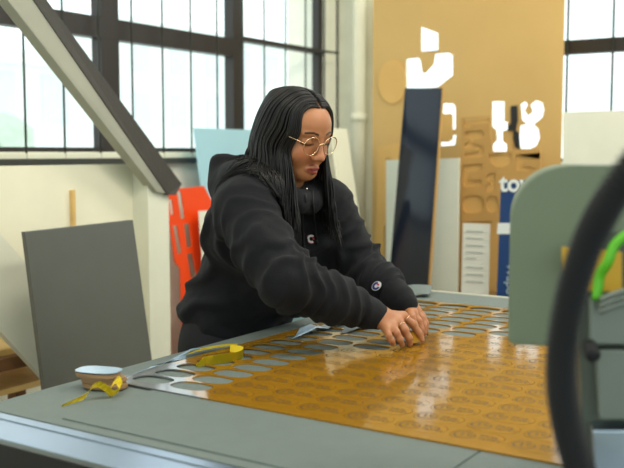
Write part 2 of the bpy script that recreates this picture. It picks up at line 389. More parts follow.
# ------------------------------------------------------------------ things leaning at the back wall
def c5(pts): return [(350+x/2.464, y/2.464) for x, y in pts]
holes = [c5(h) for h in (
    [(175, 66), (217, 82), (217, 127), (175, 127)],
    [(137, 146), (168, 142), (174, 150), (178, 180), (186, 180), (206, 158), (209, 134), (240, 128), (253, 136), (253, 185), (215, 215), (137, 219)],
    [(224, 255), (254, 255), (260, 264), (260, 318), (250, 320), (250, 280), (224, 280)],
    [(224, 350), (246, 350), (246, 333), (262, 333), (258, 357), (224, 360)],
    [(278, 353), (296, 351), (300, 362), (280, 366)],
    [(350, 250), (380, 250), (380, 300), (388, 300), (388, 320), (376, 322), (376, 348), (386, 356), (386, 373), (350, 373), (352, 356), (362, 345), (360, 320), (350, 312)],
    [(420, 256), (432, 250), (438, 258), (430, 272), (438, 285), (450, 275), (444, 258), (458, 247), (474, 253), (478, 270), (474, 288), (460, 300), (452, 306), (464, 318), (467, 340), (460, 358), (445, 366), (420, 366), (417, 340), (419, 310), (436, 305), (424, 296)])]
Fc = plane_frame('x', 5.25)
lo = pl2('x', 5.25, [(372, 200), (560, 200)])
hl = [pl2('x', 5.25, h) for h in holes]
cb = plate('cardboard_sheet', [(lo[0][0], 0), (lo[1][0], 0), (lo[1][0], 2.44), (lo[0][0], 2.44)], hl, .008, Fc, M['card'])
tag(cb, 'very large tan cardboard sheet with letter-shaped cut-outs standing against the back window', 'cardboard sheet')
cut_sheet('wood_oval', 'x', 5.238, [(350+x/2.464, y/2.464) for x, y in ell(104, 202, 34, 54, 24)], [], .012, M['mdf'], 'light oval wooden offcut near the cardboard left edge', 'wood offcut')
cut_sheet('wooden_strip', 'x', 5.16, [(373, 330), (375, 262), (378, 146), (400, 143), (402, 330)],
    [[(386, 158), (391, 158), (391, 168), (386, 168)], [(386, 183), (391, 183), (391, 192), (386, 192)], [(386, 203), (391, 203), (391, 212), (386, 212)],
     [(384, 226), (388, 222), (391, 226), (391, 260), (388, 266), (384, 260)], [(385, 272), (391, 272), (391, 281), (385, 281)]], .01, M['mdf'],
    'tall narrow wooden offcut with a column of square holes, left of the black sheet', 'wood offcut')
cut_sheet('black_letter', 'x', 5.238, [(450+x/3.12, 90+y/3.12) for x, y in [(190, 50), (209, 48), (210, 95), (206, 112), (204, 126), (214, 134), (216, 160), (216, 186), (202, 176), (197, 150), (198, 127), (180, 127), (180, 110), (190, 104)]], [], .012, M['dark'],
    'small dark cut-out letter standing between the two bright letter holes', 'letter')
cut_sheet('square_offcut', 'x', 5.238, c5([(220, 282), (252, 282), (252, 345), (232, 350), (220, 330)]), [], .012, M['mdf'], 'small ochre square wooden offcut just right of the black sheet top', 'wood offcut')
# stencil sheet with rounded letter openings
st = [c5([(274, 290), (345, 284), (346, 330), (352, 374), (386, 376), (410, 368), (468, 366), (471, 500), (462, 720), (272, 720)])][0]
hs = [[(450+x/3.12, 90+y/3.12) for x, y in p] for p in (
    [(42, 92), (118, 84), (125, 90), (124, 102), (66, 108), (64, 118), (44, 118)],
    [(46, 130), (98, 124), (108, 132), (106, 146), (94, 152), (74, 154), (74, 168), (100, 172), (107, 182), (106, 200), (96, 210), (46, 212), (45, 197), (86, 192), (88, 184), (46, 182), (46, 168), (60, 160), (60, 148), (46, 144)],
    [(40, 234), (96, 229), (102, 236), (100, 250), (64, 255), (60, 280), (100, 283), (100, 298), (44, 303), (40, 286)],
    [(450*0+x, y) for x, y in ell(72, 356, 34, 28, 18, 3)],
    [(122, 199), (192, 196), (192, 216), (182, 232), (166, 240), (146, 240), (130, 230), (122, 216)],
    [(114, 264), (138, 256), (143, 270), (142, 298), (132, 316), (116, 320), (112, 300), (124, 290), (112, 280)],
    [(206, 202), (282, 196), (280, 214), (228, 220), (227, 236), (262, 241), (262, 252), (208, 252)],
    [(450*0+x, y) for x, y in ell(132, 356, 20, 26, 14, 2.4)],
    [(46, 412), (130, 408), (130, 420), (46, 424)])]
o = cut_sheet('stencil_sheet', 'x', 5.05, st, hs, .012, M['mdfd'], 'tan wooden stencil sheet with cut letter shapes, behind the navy sign', 'stencil')
o = cut_sheet('stencil_backing', 'x', 5.064, c5([(278, 300), (345, 292), (346, 380), (354, 377), (386, 379), (412, 370), (467, 369), (466, 760), (276, 760)]), [], .01, M['mdf'], 'paler tan board directly behind the letter stencil, showing through its openings', 'board')
# glossy black sheet
bl = empty('black_sheet', (4.7, 2.4, 0)); tag(bl, 'tall glossy black rectangular sheet leaning against the cardboard', 'acrylic sheet')
a, b = onx(405, 88, 4.75), onx(442, 88, 4.75); c_, d_ = [(lambda p, q: p+(q-p)*(p[2]/(p[2]-q[2])))(onx(u_, 88, 4.75), onx(v_, 300, 4.60)) for u_, v_ in ((442, 427), (405, 387))]
hexa('face', [a, b, c_, d_], (.012, 0, 0), M['black'], bl)
hexa('edge', [b+np.array([0, -.001, 0]), b+np.array([0, -.012, 0]), c_+np.array([0, -.012, 0]), c_+np.array([0, -.001, 0])], (.012, 0, 0), M['mdfd'], bl)
cut_sheet('white_board', 'x', 4.93, [(386, 160), (459, 158), (457, 330), (386, 330)], [], .012, M['white'], 'white rectangular board behind the glossy black sheet', 'board')
bm_ = cut_sheet('tall_white_board', 'x', 4.8, [(563, 112), (680, 108), (680, 330), (563, 330)], [], .012, M['white'], 'wide white board under the right-hand window, above the machine head', 'board')
# papers
pp = empty('paper_notice', onx(474, 292, 4.35)); tag(pp, 'white printed notice standing left of the navy sign', 'paper')
plate('sheet', floored('x', 4.35, [(463, 223), (490, 224), (487, 330), (459, 330)]), [], .003, plane_frame('x', 4.35), M['paper'], pp)
bm = bmesh.new()
for y in (231, 238, 245, 252, 258, 267, 274, 281):
    q = [onx(466, y, 4.346), onx(483 if y != 258 else 476, y, 4.346)]; abox(bm, (4.345, q[1][1], q[0][2]-.003), (4.347, q[0][1], q[0][2]+.003))
fin(bm, 'printed_lines', M['ink'], pp)
# navy sign
sg = empty('navy_sign', onx(515, 292, 4.3)); tag(sg, 'navy blue sign with cut-off white lettering and white band, left of machine', 'sign')
plate('panel', floored('x', 4.3, [(501, 180), (560, 181), (553, 340), (493, 340)]), [], .01, plane_frame('x', 4.3), M['navy'], sg)
hexa('white_band', [onx(498, 223, 4.299), onx(556, 223, 4.299), onx(556, 234, 4.299), onx(497, 234, 4.299)], (-.002, 0, 0), M['signw'], sg, 0)
L0 = onx(499.5, 191, 4.295); Mt = plane_frame('x', 4.295); Mt.translation = Vector(L0)
text_mesh('lettering', 'tow', .118, Mt, M['signw'], sg, .001, .003)
L1 = onx(507, 263, 4.295); Mt = plane_frame('x', 4.295) @ Matrix.Rotation(-math.pi/2, 4, 'Z'); Mt.translation = Vector(L1)
text_mesh('lettering', 'Wapu', .062, Mt, M['signg'], sg, .001, .001)
# dark machine shape and white thing low between board and hands
bx_ = box('dark_crate', (3.7, 1.95, 0), (4.0, 2.45, .62), M['dark']); tag(bx_, 'low dark crate on the floor beyond the far table end', 'crate')

# ------------------------------------------------------------------ cutting table
T = .95
tb = empty('cutting_table', (1.9, .2, 0)); tag(tb, 'long grey-topped cutting table with aluminium edge rail', 'table')
box('table_top', (1.085, -1.6, T-.04), (2.84, 1.425, T-.002), M['felt'], tb, .002)
box('edge_rail', (.985, -1.6, T-.016), (1.081, 1.43, T-.005), M['alu'], tb, .002)
box('edge_lip', (1.058, -1.6, T-.005), (1.081, 1.43, T-.003), M['alu'], tb, .0008)
box('edge_fascia', (.987, -1.6, T-.12), (1.0, 1.43, T-.017), M['dark'], tb)
box('side_rail', (1.0, 1.427, T-.05), (2.86, 1.445, T-.003), M['felt'], tb, .002)
box('end_rail', (2.842, -1.6, T-.05), (2.875, 1.425, T-.001), M['beam'], tb, .003)
box('apron', (1.0, -1.55, T-.22), (1.02, 1.40, T-.057), M['dark'], tb); box('apron', (1.02, 1.38, T-.22), (2.84, 1.40, T-.057), M['dark'], tb)
box('apron', (2.80, -1.55, T-.22), (2.82, 1.37, T-.057), M['dark'], tb)
for x in (1.06, 2.72):
    for y in (-1.45, 1.26): box('leg', (x, y, 0), (x+.08, y+.08, T-.06), M['dark'], tb)
# foam mats laid on the table
mt = box('foam_mat', (1.111, .558, T-.002), (2.55, 1.25, T+.0005), M['felt2'], bevel=.0006); tag(mt, 'large grey foam mat under the left part of the amber sheet', 'mat')
mt2 = box('foam_mat', (1.111, -.9, T-.002), (2.55, .553, T+.0005), M['felt2'], bevel=.0006); tag(mt2, 'grey foam mat beyond the diagonal seam at bottom right', 'mat')
for lo_, hi_ in (((1.107, .556, T-.0019), (1.1115, 1.25, T+.0006)), ((1.111, .553, T-.0019), (1.34, .5575, T+.0004))):
    pass

# amber sheet with tag openings
SX0, SX1, SY0, SY1 = 1.343, 2.625, .10, 1.372
rows = [1.400+.0655*i for i in range(19)]; cols = [1.299-.102*j for j in range(12)]
def skew(x): return (x-1.40)*(-.03)
def removed(x, y):
    if y > 1.14: return True
    if y > 1.05 and x > 1.86: return True
    return x > 2.06+(1.10-y)*.62
cells = [(x, y+skew(x)) for x in rows for y in cols]
TW, TH = .0455, .0285
sheet_z = T+.0035
outer = [(SX0, SY0), (SX1, SY0), (SX1, SY1-.035), (2.2, SY1-.02), (SX0, SY1)]
holes = [ell(x, y, TH+.0009, TW+.0009, 26, 2.6) for x, y in cells]
sh = plate('amber_sheet', outer, holes, .003, Matrix.Translation((0, 0, sheet_z)), M['sheet'])
tag(sh, 'large amber brown plastic sheet on the table, perforated with rows of oval openings', 'plastic sheet')
def tagmesh(poly, th, z0):
    cu = plate('tmpo', poly, [], th, Matrix.Translation((0, 0, z0)), None); me = cu.data; bpy.data.objects.remove(cu); return me
tagme = tagmesh(ell(0, 0, TH, TW, 26, 2.6), .003, 0); tagme.materials.append(M['amber'])
# emblem: broken ring with a small figure; lettering: two lines of strokes (local x = up, -y = reading direction)
bm = bmesh.new()
def stroke(bm, pts, w=.0009, z=.0001):
    for (a, b) in zip(pts[:-1], pts[1:]):
        a = Vector((a[0], a[1], 0)); b = Vector((b[0], b[1], 0)); d = (b-a).normalized(); n_ = Vector((-d.y, d.x, 0))*w
        v = [bm.verts.new((p.x, p.y, z)) for p in (a-n_, b-n_, b+n_, a+n_)]; bm.faces.new(v)
stroke(bm, [(.0175*math.cos(a), .022+.0175*math.sin(a)) for a in np.linspace(-.5, 5.2, 26)], .0014, .00012)
stroke(bm, [(.008, .027), (-.007, .026)], .0014, .00012); stroke(bm, [(.008, .020), (0, .016), (.007, .012)], .0014, .00012)
me_e = bpy.data.meshes.new('emblem'); bm.to_mesh(me_e); bm.free(); me_e.materials.append(M['mark'])
bm = bmesh.new()
for row, (x0, n_) in enumerate(((.009, 4), (-.005, 5))):
    for k in range(n_):
        y = -.004-.0080*k
        s_ = [[(x0-.004, y), (x0+.004, y-.001), (x0, y-.005)], [(x0+.004, y), (x0-.003, y-.002), (x0+.003, y-.005)], [(x0-.004, y-.003), (x0+.004, y-.003)], [(x0+.003, y-.001), (x0-.004, y-.001), (x0-.004, y-.005)]]
        stroke(bm, s_[(k+row*2) % 4], .0015, .00012)
me_l = bpy.data.meshes.new('lettering'); bm.to_mesh(me_l); bm.free(); me_l.materials.append(M['mark'])
tag0 = bpy.data.objects.new('amber_tag', tagme); COL.objects.link(tag0)
e0 = link('emblem', me_e, None, tag0); l0 = link('lettering', me_l, None, tag0)
first = True
pileme = tagmesh(ell(0, 0, TH, TW, 26, 2.6), .0034, 0); pileme.materials.append(mat('tag_edge_brown', (150, 118, 82), .6, var=.15))
def place_tag(x, y, z, rz, label, group, rx=0, me=None):
    global first
    if first: o = tag0; first = False
    else:
        o = tag0.copy(); COL.objects.link(o)
        for ch in (e0, l0): c = ch.copy(); COL.objects.link(c); c.parent = o
    if me: o.data = me
    o.location = (x, y, z); o.rotation_euler = (rx, 0, rz); tag(o, label, 'tag', group); return o
for x, y in cells:
    if removed(x, y-skew(x)): continue
    i = rows.index(x); j = min(range(12), key=lambda q: abs(cols[q]+skew(x)-y)); O = 'first second third fourth fifth sixth seventh eighth ninth tenth eleventh twelfth thirteenth fourteenth fifteenth sixteenth seventeenth eighteenth nineteenth'.split()
    place_tag(x, y, sheet_z+float(rng.uniform(-.0001, .0002)), float(rng.uniform(-.006, .006)), f"amber oval tag, {O[i]} row from the near sheet edge, {O[j]} opening from her side", 'tags still in the amber sheet')
# the pile of lifted tags
nst = 9; sc_ = onz(107, 387, T)
topz = 0
for k in range(nst):
    f_ = k/(nst-1); O = 'lowest second third fourth fifth sixth seventh eighth ninth'.split()
    place_tag(sc_[0]-.004*math.sin(k*1.1)-.01*f_, sc_[1]+.004*math.cos(k*2.1)+.014*f_, T+.0032+.0036*k+.0005, .25+.12*math.sin(k*1.7), f"brown-edged oval tag, {O[k]} from the table in the small corner pile", 'tags piled at the table corner', me=pileme)
# pale film on the top tag
tp = tagmesh(ell(0, 0, TH+.001, TW+.001, 26, 3.0), .0012, 0); tp.materials.append(M['whitefilm'])
o = link('film_covered_tag', tp); o.location = (sc_[0]-.010, sc_[1]+.012, T+.0032+.0036*nst+.0005); o.rotation_euler = (0, .0, .3)
tag(o, 'bluish white topmost tag lying on the small pile at the table corner', 'tag')

# yellow tape curl and yellow band
def ribbon(name, pts, width_dirs, m, th=.0006):
    bm = bmesh.new(); A = [bm.verts.new(np.array(p)) for p in pts]; B = [bm.verts.new(np.array(p)+np.array(w)) for p, w in zip(pts, width_dirs)]
    for i in range(len(A)-1): bm.faces.new([A[i], A[i+1], B[i+1], B[i]])
    for f in bm.faces: f.smooth = True
    me = bpy.data.meshes.new(name); bmesh.ops.solidify(bm, geom=bm.faces, thickness=th); bm.to_mesh(me); bm.free(); return link(name, me, m)
P0 = onz(61, 407, T+.001); P1 = onz(84, 400, T+.001); P2 = onz(112, 397, T+.001)
path = catmull([P0, P0*.5+P1*.5, P1+np.array([0, 0, .002]), P1*.8+P2*.2+np.array([0, 0, .016]), P1*.55+P2*.45+np.array([0, 0, .022]), P1*.25+P2*.75+np.array([0, 0, .012]), P2*.95+P1*.05+np.array([0, 0, .001]), P2+np.array([.012, -.006, .010]), P2+np.array([.016, .006, .022]), P2+np.array([.006, .012, .012])], 5)
wd = []
for i in range(len(path)):
    t = i/len(path); w = .012*min(1, .35+t*2.2); wd.append((w*1.3, w*.45, w*(.75+.2*math.sin(t*9))))
tag(ribbon('tape_curl', path, wd, M['yellow']), 'curled strip of yellow tape lying in front of the small tag pile', 'tape')
ya, yb, yc = onz(206, 366, T), onz(238, 361, T), onz(243, 356, T)
yb_ = catmull([onz(196, 367, T), ya, (ya+yb)/2+np.array([0, .002, 0]), yb, yc, onz(230, 353, T)], 6)
tag(ribbon('tape_band', yb_, [(.002, .001, .021 if i > 4 else .006+.003*i) for i in range(len(yb_))], M['yellow'], .002), 'yellow folded band standing inside a sheet opening at left', 'tape')
ys = [onz(187, 352, T+.006), onz(205, 347.5, T+.008), onz(226, 344, T+.009), onz(238, 343.5, T+.006)]
tag(ribbon('tape_strip', catmull(ys, 5), [(-.028, -.018, .001)]*16, M['yellow'], .001), 'flat yellow strip lying along the sheet left edge near the woman', 'tape')
# lifted clear film beside the woman's sleeve
def patch(name, corners, nx, ny, amp, m, fr=14, th=.0008):
    bm = bmesh.new(); g = []
    c = [np.array(q, float) for q in corners]
    for i in range(nx+1):
        r_ = []
        for j in range(ny+1):
            u, v = i/nx, j/ny; p = c[0]*(1-u)*(1-v)+c[1]*u*(1-v)+c[2]*u*v+c[3]*(1-u)*v
            z = amp*(noise.noise(Vector(p)*fr)+.35)
            r_.append(bm.verts.new((p[0], p[1], p[2]+max(z, 0))))
        g.append(r_)
    for i in range(nx):
        for j in range(ny): f = bm.faces.new([g[i][j], g[i+1][j], g[i+1][j+1], g[i][j+1]]); f.smooth = True
    bmesh.ops.recalc_face_normals(bm, faces=bm.faces); bmesh.ops.solidify(bm, geom=bm.faces, thickness=th)
    me = bpy.data.meshes.new(name); bm.to_mesh(me); bm.free(); return link(name, me, m)
zf = T+.005
f1 = patch('peeled_film', [onz(292, 341, zf), onz(300, 334, zf), onz(346, 317, zf), onz(350, 321, zf)], 16, 5, .02, M['whitefilm'])
tag(f1, 'shiny pale peeled film crumpled beside her near sleeve', 'film')
f2 = patch('peeled_film', [onz(340, 334, zf), onz(347, 326, zf), onz(372, 317, zf), onz(376, 326, zf)], 16, 6, .012, M['felt3'])
tag(f2, 'dull grey film flap lifting under her near sleeve cuff', 'film')
f3 = patch('peeled_film', [onz(123, 379, zf), onz(160, 364, zf), onz(206, 348, zf), onz(190, 352, zf)], 18, 3, .008, M['whitefilm'])
tag(f3, 'narrow bluish white film edge along the sheet left border', 'film')
f4 = patch('foam_offcut', [onz(402, 296, T+.004), onz(408, 290, T+.004), onz(432, 290, T+.004), onz(430, 296, T+.004)], 10, 4, .02, M['felt2'], 9, .003)
tag(f4, 'grey foam offcut with a raised rim at the far table edge right of her hands', 'foam')
# small pinched tag between her fingers
pt = hexa('peeled_scrap', [dep(405, 336, 2.255), dep(414, 331, 2.265), dep(424, 341, 2.265), dep(412, 344, 2.24)], (0, 0, .002), M['amber'], bevel=.0004); tag(pt, 'small amber scrap pinched between her fingertips', 'scrap')

# ------------------------------------------------------------------ machine head and cable conduit
hd = empty('cutting_machine', dep(580, 330, 1.3)); tag(hd, 'grey-green machine head with rounded top hanging over the sheet at right', 'machine')
D1 = 1.28
# housing: rounded profile in the plane facing the camera's left-front, running away to the right
F_h = np.array([-rt, upv]); 
def hp(x, y, D=D1): return dep(x, y, D)
# profile in (along, z) on the vertical plane through two points, extruded in depth
q0 = hp(508, 345); nz_ = ray(508, 152)*np.array([1, 1, 0]); nz_ /= np.linalg.norm(nz_); ax = np.cross(nz_, [0, 0, 1]); ax /= np.linalg.norm(ax)
if nz_ @ fw < 0: nz_ = -nz_
zb, zt = hp(510, 345)[2], hp(510, 165)[2]
def prof(pts): return [q0*np.array([1, 1, 0])+ax*a+np.array([0, 0, z]) for a, z in pts]
R_ = .075; arc = [(R_-R_*math.cos(t), zt-R_+R_*math.sin(t)) for t in np.linspace(0, math.pi/2, 9)]
hexa('housing', prof([(0, zb+.006), *arc, (.42, zt), (.42, zb+.05), (.105, zb+.05), (.10, zb), (.006, zb)]), nz_*.14, M['head'], hd, .004)
hexa('side_plate', prof([(.094, zb+.005), (.094, zb+.16), (.40, zb+.16), (.40, zb-.19), (.102, zb-.19), (.098, zb-.05)]), nz_*.1, M['head2'], hd, .003)
for o_ in hd.children:
    if o_.name.startswith('side_plate'): o_.location = Vector(nz_*-.012)
def onhead(x, y, dd=0): return dep(x, y, D1-.055+dd)
hexa('warning_sticker', [onhead(562, 247), onhead(622, 252), onhead(622, 292), onhead(586, 291), onhead(562, 270)], nz_*.004, M['ylab'], hd, 0)
hexa('bracket', [onhead(590, 300, -.02), onhead(640, 300, -.02), onhead(640, 345, -.02), onhead(590, 345, -.02)], nz_*.03, M['head3'], hd, .003)
hexa('bracket', [onhead(596, 350, -.02), onhead(640, 350, -.02), onhead(640, 420, -.02), onhead(600, 420, -.02)], nz_*.03, M['head3'], hd, .003)
hexa('tool_foot', [onhead(592, 430, -.02), onhead(640, 430, -.02), onhead(640, 480, -.02), onhead(596, 480, -.02)], nz_*.04, M['alu'], hd, .003)
bm = bmesh.new(); kc = onhead(591, 351, -.05)
tube(bm, [kc-nz_*.02, kc+nz_*.03], .010, 16); tube(bm, [kc-nz_*.026, kc-nz_*.02], [.006, .010], 16); fin(bm, 'knob', M['rubber'], hd, True)
bm = bmesh.new(); tube(bm, catmull([onhead(630, 232, -.03), onhead(615, 245, -.03), onhead(608, 262, -.03), onhead(600, 276, -.02), onhead(597, 300, -.02)], 6), .007, 8); fin(bm, 'green_wire', M['green'], hd, True)
for y0_ in (300, 306, 312): 
    bm = bmesh.new(); tube(bm, catmull([onhead(600, y0_, -.045), onhead(615, y0_-6, -.05), onhead(640, y0_-14, -.045)], 5), .004, 8); fin(bm, 'grey_wire', M['head3'], hd, True)
# gantry arm carrying the head, out of the frame to the right
ga = q0*np.array([1, 1, 0])+ax*.30
box('gantry_arm', (ga[0]+.06, -1.7, zb+.02), (ga[0]+.18, ga[1]+.02, zt-.05), M['head'], hd, .004)
box('gantry_foot', (ga[0]+.02, -1.72, T-.03), (ga[0]+.22, -1.62, zt-.05), M['head'], hd, .004)
# ribbed conduit
bm = bmesh.new()
cp = catmull([dep(1000, -330, 1.0), dep(900, -150, .92), dep(790, 10, .86), dep(700, 100, .84), dep(650, 145, .85), dep(613, 195, .87), dep(587, 245, .90), dep(570, 300, .92), dep(562, 350, .93), dep(563, 400, .94), dep(574, 450, .95), dep(592, 500, .97), dep(622, 535, .98), dep(670, 548, .98), dep(740, 548, .98)], 14)
acc = [0]
for a, b in zip(cp[:-1], cp[1:]): acc.append(acc[-1]+np.linalg.norm(b-a))
Ltot = acc[-1]; pitch = .0072; N = int(Ltot/pitch*4); cps = np.array(cp)
ss = np.linspace(0, Ltot, N); pts = np.stack([np.interp(ss, acc, cps[:, i]) for i in range(3)], 1)
rad = [.0164 if (i % 4) in (0, 1) else .0122 for i in range(N)]
tube(bm, pts, rad, 24); 
tag(fin(bm, 'ribbed_conduit', M['rubber'], smooth=True), 'thick black ribbed cable conduit curving down in front of the machine head', 'conduit')

# ================================================================== the woman
class Field:
    """signed distance field on a rectilinear grid, polygonised with surface nets"""
    def __init__(s, xs, ys, zs):
        s.xs, s.ys, s.zs = [np.asarray(a, np.float64) for a in (xs, ys, zs)]
        s.F = np.full((len(xs), len(ys), len(zs)), .25, np.float32)
    def region(s, lo, hi):
        r = []
        for a, l, h in zip((s.xs, s.ys, s.zs), lo, hi):
            i0 = max(0, np.searchsorted(a, l)-1); i1 = min(len(a), np.searchsorted(a, h)+1); r.append(slice(i0, i1))
        return tuple(r)
    def op(s, fn, lo, hi, k, mode='add'):
        r = s.region(np.array(lo)-k-.03, np.array(hi)+k+.03)
        X, Y, Z = np.meshgrid(s.xs[r[0]], s.ys[r[1]], s.zs[r[2]], indexing='ij', sparse=True)
        if 0 in [max(0, q.stop-q.start) for q in r]: return
        P = np.stack(np.broadcast_arrays(X, Y, Z), -1)
        d = fn(P).astype(np.float32); F = s.F[r]
        if mode == 'add':
            h = np.maximum(k-np.abs(F-d), 0)/max(k, 1e-6); s.F[r] = np.minimum(F, d)-h*h*k*.25
        else:
            d = -d; h = np.maximum(k-np.abs(F-d), 0)/max(k, 1e-6); s.F[r] = np.maximum(F, d)+h*h*k*.25
    def cap(s, a, b, ra, rb=None, k=.02, mode='add', flat=None):
        a = np.array(a, float); b = np.array(b, float); rb = ra if rb is None else rb; ba = b-a; L2 = ba@ba+1e-12; R = max(ra, rb)
        def fn(P):
            pa = P-a; t = np.clip(pa@ba/L2, 0, 1); v = pa-t[..., None]*ba
            if flat is not None:
                n, f = flat; n = np.array(n); v = v+(v@n)[..., None]*n*(f-1)
            return np.sqrt((v*v).sum(-1))-(ra+(rb-ra)*t)
        s.op(fn, np.minimum(a, b)-R, np.maximum(a, b)+R, k, mode)
    def chain(s, pts, rs, k=.02, **kw):
        for i in range(len(pts)-1): s.cap(pts[i], pts[i+1], rs[i], rs[i+1], k, **kw)
    def ell(s, c, rad, A=None, k=.02, mode='add'):
        c = np.array(c, float); rad = np.array(rad, float); A = np.eye(3) if A is None else np.array(A)
        def fn(P):
            q = (P-c)@A.T; k0 = np.sqrt(((q/rad)**2).sum(-1)); k1 = np.sqrt(((q/rad**2)**2).sum(-1))+1e-9
            return k0*(k0-1)/k1
        R = rad.max(); s.op(fn, c-R, c+R, k, mode)
    def mesh(s, name):
        F = s.F; S = F < 0; n = F.shape; ax = (s.xs, s.ys, s.zs); keys = []; pos = []; quads = []
        cell = lambda i, j, k: (i*(n[1])+j)*n[2]+k
        for a in range(3):
            sl0 = [slice(None)]*3; sl1 = [slice(None)]*3; sl0[a] = slice(0, -1); sl1[a] = slice(1, None)
            D = S[tuple(sl0)] != S[tuple(sl1)]; idx = np.argwhere(D)
            b, c = (a+1) % 3, (a+2) % 3
            ok = (idx[:, b] > 0) & (idx[:, c] > 0) & (idx[:, b] < n[b]-1) & (idx[:, c] < n[c]-1); idx = idx[ok]
            i1 = idx.copy(); i1[:, a] += 1
            f0 = F[tuple(idx.T)].astype(float); f1 = F[tuple(i1.T)].astype(float); t = f0/(f0-f1)
            p = np.stack([ax[q][idx[:, q]] for q in range(3)], 1); p[:, a] += t*(ax[a][i1[:, a]]-ax[a][idx[:, a]])
            cs = []
            for db, dc in ((-1, -1), (0, -1), (0, 0), (-1, 0)):
                j = idx.copy(); j[:, b] += db; j[:, c] += dc; kk = cell(*j.T); cs.append(kk); keys.append(kk); pos.append(p)
            q = np.stack(cs, 1); fl = f0 > 0; q[fl] = q[fl][:, ::-1]; quads.append(q)
        keys = np.concatenate(keys); pos = np.concatenate(pos); quads = np.concatenate(quads)
        u, inv = np.unique(keys, return_inverse=True); inv = inv.ravel(); cnt = np.bincount(inv)
        V = np.stack([np.bincount(inv, pos[:, q])/cnt for q in range(3)], 1)
        Q = np.searchsorted(u, quads)
        return V, Q
def smooth_mesh(V, Q, it=2, w=.5, mask=None):
    e = np.concatenate([Q[:, [i, (i+1) % 4]] for i in range(4)]); n = len(V); deg = np.bincount(e[:, 0], minlength=n)+np.bincount(e[:, 1], minlength=n)
    for _ in range(it):
        A = np.stack([np.bincount(e[:, 0], V[e[:, 1], q], n)+np.bincount(e[:, 1], V[e[:, 0], q], n) for q in range(3)], 1)/np.maximum(deg, 1)[:, None]
        ww = w if mask is None else (w*mask)[:, None]; V = V+(A-V)*ww
    return V
def normals(V, Q):
    fn = np.cross(V[Q[:, 2]]-V[Q[:, 0]], V[Q[:, 3]]-V[Q[:, 1]]); N = np.zeros_like(V)
    for i in range(4):
        for q in range(3): N[:, q] += np.bincount(Q[:, i], fn[:, q], len(V))
    return N/(np.linalg.norm(N, axis=1)[:, None]+1e-12)
def np_mesh(name, V, Q, m, parent=None, colors=None):
    me = bpy.data.meshes.new(name); me.vertices.add(len(V)); me.vertices.foreach_set('co', V.astype(np.float32).ravel())
    me.loops.add(Q.size); me.loops.foreach_set('vertex_index', Q.astype(np.int32).ravel())
    me.polygons.add(len(Q)); me.polygons.foreach_set('loop_start', np.arange(0, Q.size, 4, dtype=np.int32)); 
    me.update(calc_edges=True); me.validate()
    if colors is not None:
        ca = me.color_attributes.new('tone', 'FLOAT_COLOR', 'POINT'); ca.data.foreach_set('color', np.c_[colors, np.ones(len(V))].astype(np.float32).ravel())
    return link(name, me, m, parent, True)
def smoothnoise(P, f, seed=0):
    """cheap vectorised value noise"""
    q = P*f+seed*17.3; i = np.floor(q).astype(int); t = q-i; t = t*t*(3-2*t); out = 0
    for dx in (0, 1):
        for dy in (0, 1):
            for dz in (0, 1):
                h = ((i[:, 0]+dx)*73856093 ^ (i[:, 1]+dy)*19349663 ^ (i[:, 2]+dz)*83492791) & 0xffffff
                h = ((h*1103515245+12345) & 0xffffff)/0xffffff
                out = out+h*(t[:, 0] if dx else 1-t[:, 0])*(t[:, 1] if dy else 1-t[:, 1])*(t[:, 2] if dz else 1-t[:, 2])
    return out-.5

# head frame
yw, ptc, rl = math.radians(-101), math.radians(21), math.radians(-2)
Hf = np.array([math.cos(yw)*math.cos(ptc), math.sin(yw)*math.cos(ptc), -math.sin(ptc)])
Hr = np.array([math.sin(yw), -math.cos(yw), 0.]); Hu = np.cross(Hr, Hf)
Hr, Hu = Hr*math.cos(rl)+Hu*math.sin(rl), -Hr*math.sin(rl)+Hu*math.cos(rl)
HS = .97; HC = dep(296.5, 130.5, 2.3)
HA = np.array([Hr, Hf, Hu])                       # world -> local rows
def h(r, f, u): return HC+HS*(Hr*r+Hf*f+Hu*u)

RSH = np.array([1.785, 1.35, 1.285]); LSH = np.array([2.085, 1.31, 1.275])
REL = dep(286, 281, 2.12); RWR = dep(377, 316, 2.235)
LEL = dep(358, 266, 2.48); LWR = dep(405, 303, 2.335)
PEL = np.array([2.04, 1.59, .93]); MID = np.array([2.03, 1.54, 1.10]); CHE = np.array([1.95, 1.44, 1.23]); NEK = np.array([1.93, 1.36, 1.335])
# ---- body
def axis_pts(segs):
    out = []
    for a, b, st in segs: out.append(np.arange(a, b-1e-9, st))
    return np.concatenate(out)
xs = axis_pts([(1.66, 1.81, .008), (1.81, 2.03, .0024), (2.03, 2.12, .0024), (2.12, 2.32, .008)])
ys = axis_pts([(.96, 1.42, .0024), (1.42, 1.80, .010)])
zs = axis_pts([(-.02, .93, .014), (.93, 1.06, .0024), (1.06, 1.34, .006), (1.34, 1.63, .0024)])
B = Field(xs, ys, zs)
S = HS
def he(c, r, k=.02, mode='add'): B.ell(h(*c), np.array(r)*S, HA, k, mode)
def hc(a, b, ra, rb=None, k=.01, mode='add'): B.cap(h(*a), h(*b), ra*S, (rb or ra)*S, k, mode)
B.cap(h(0, -.015, -.06), NEK, .052, .056, .03); B.cap(NEK, CHE, .06, .10, .04)
he((0, -.012, .022), (.072, .088, .074)); he((0, .030, .030), (.061, .056, .048), .03)
he((0, .026, -.035), (.057, .058, .072), .03)
hc((-.047, .0, -.060), (-.020, .062, -.088), .017, .014, .03); hc((.047, .0, -.060), (.020, .062, -.088), .017, .014, .03)
he((0, .070, -.091), (.019, .016, .014), .02)
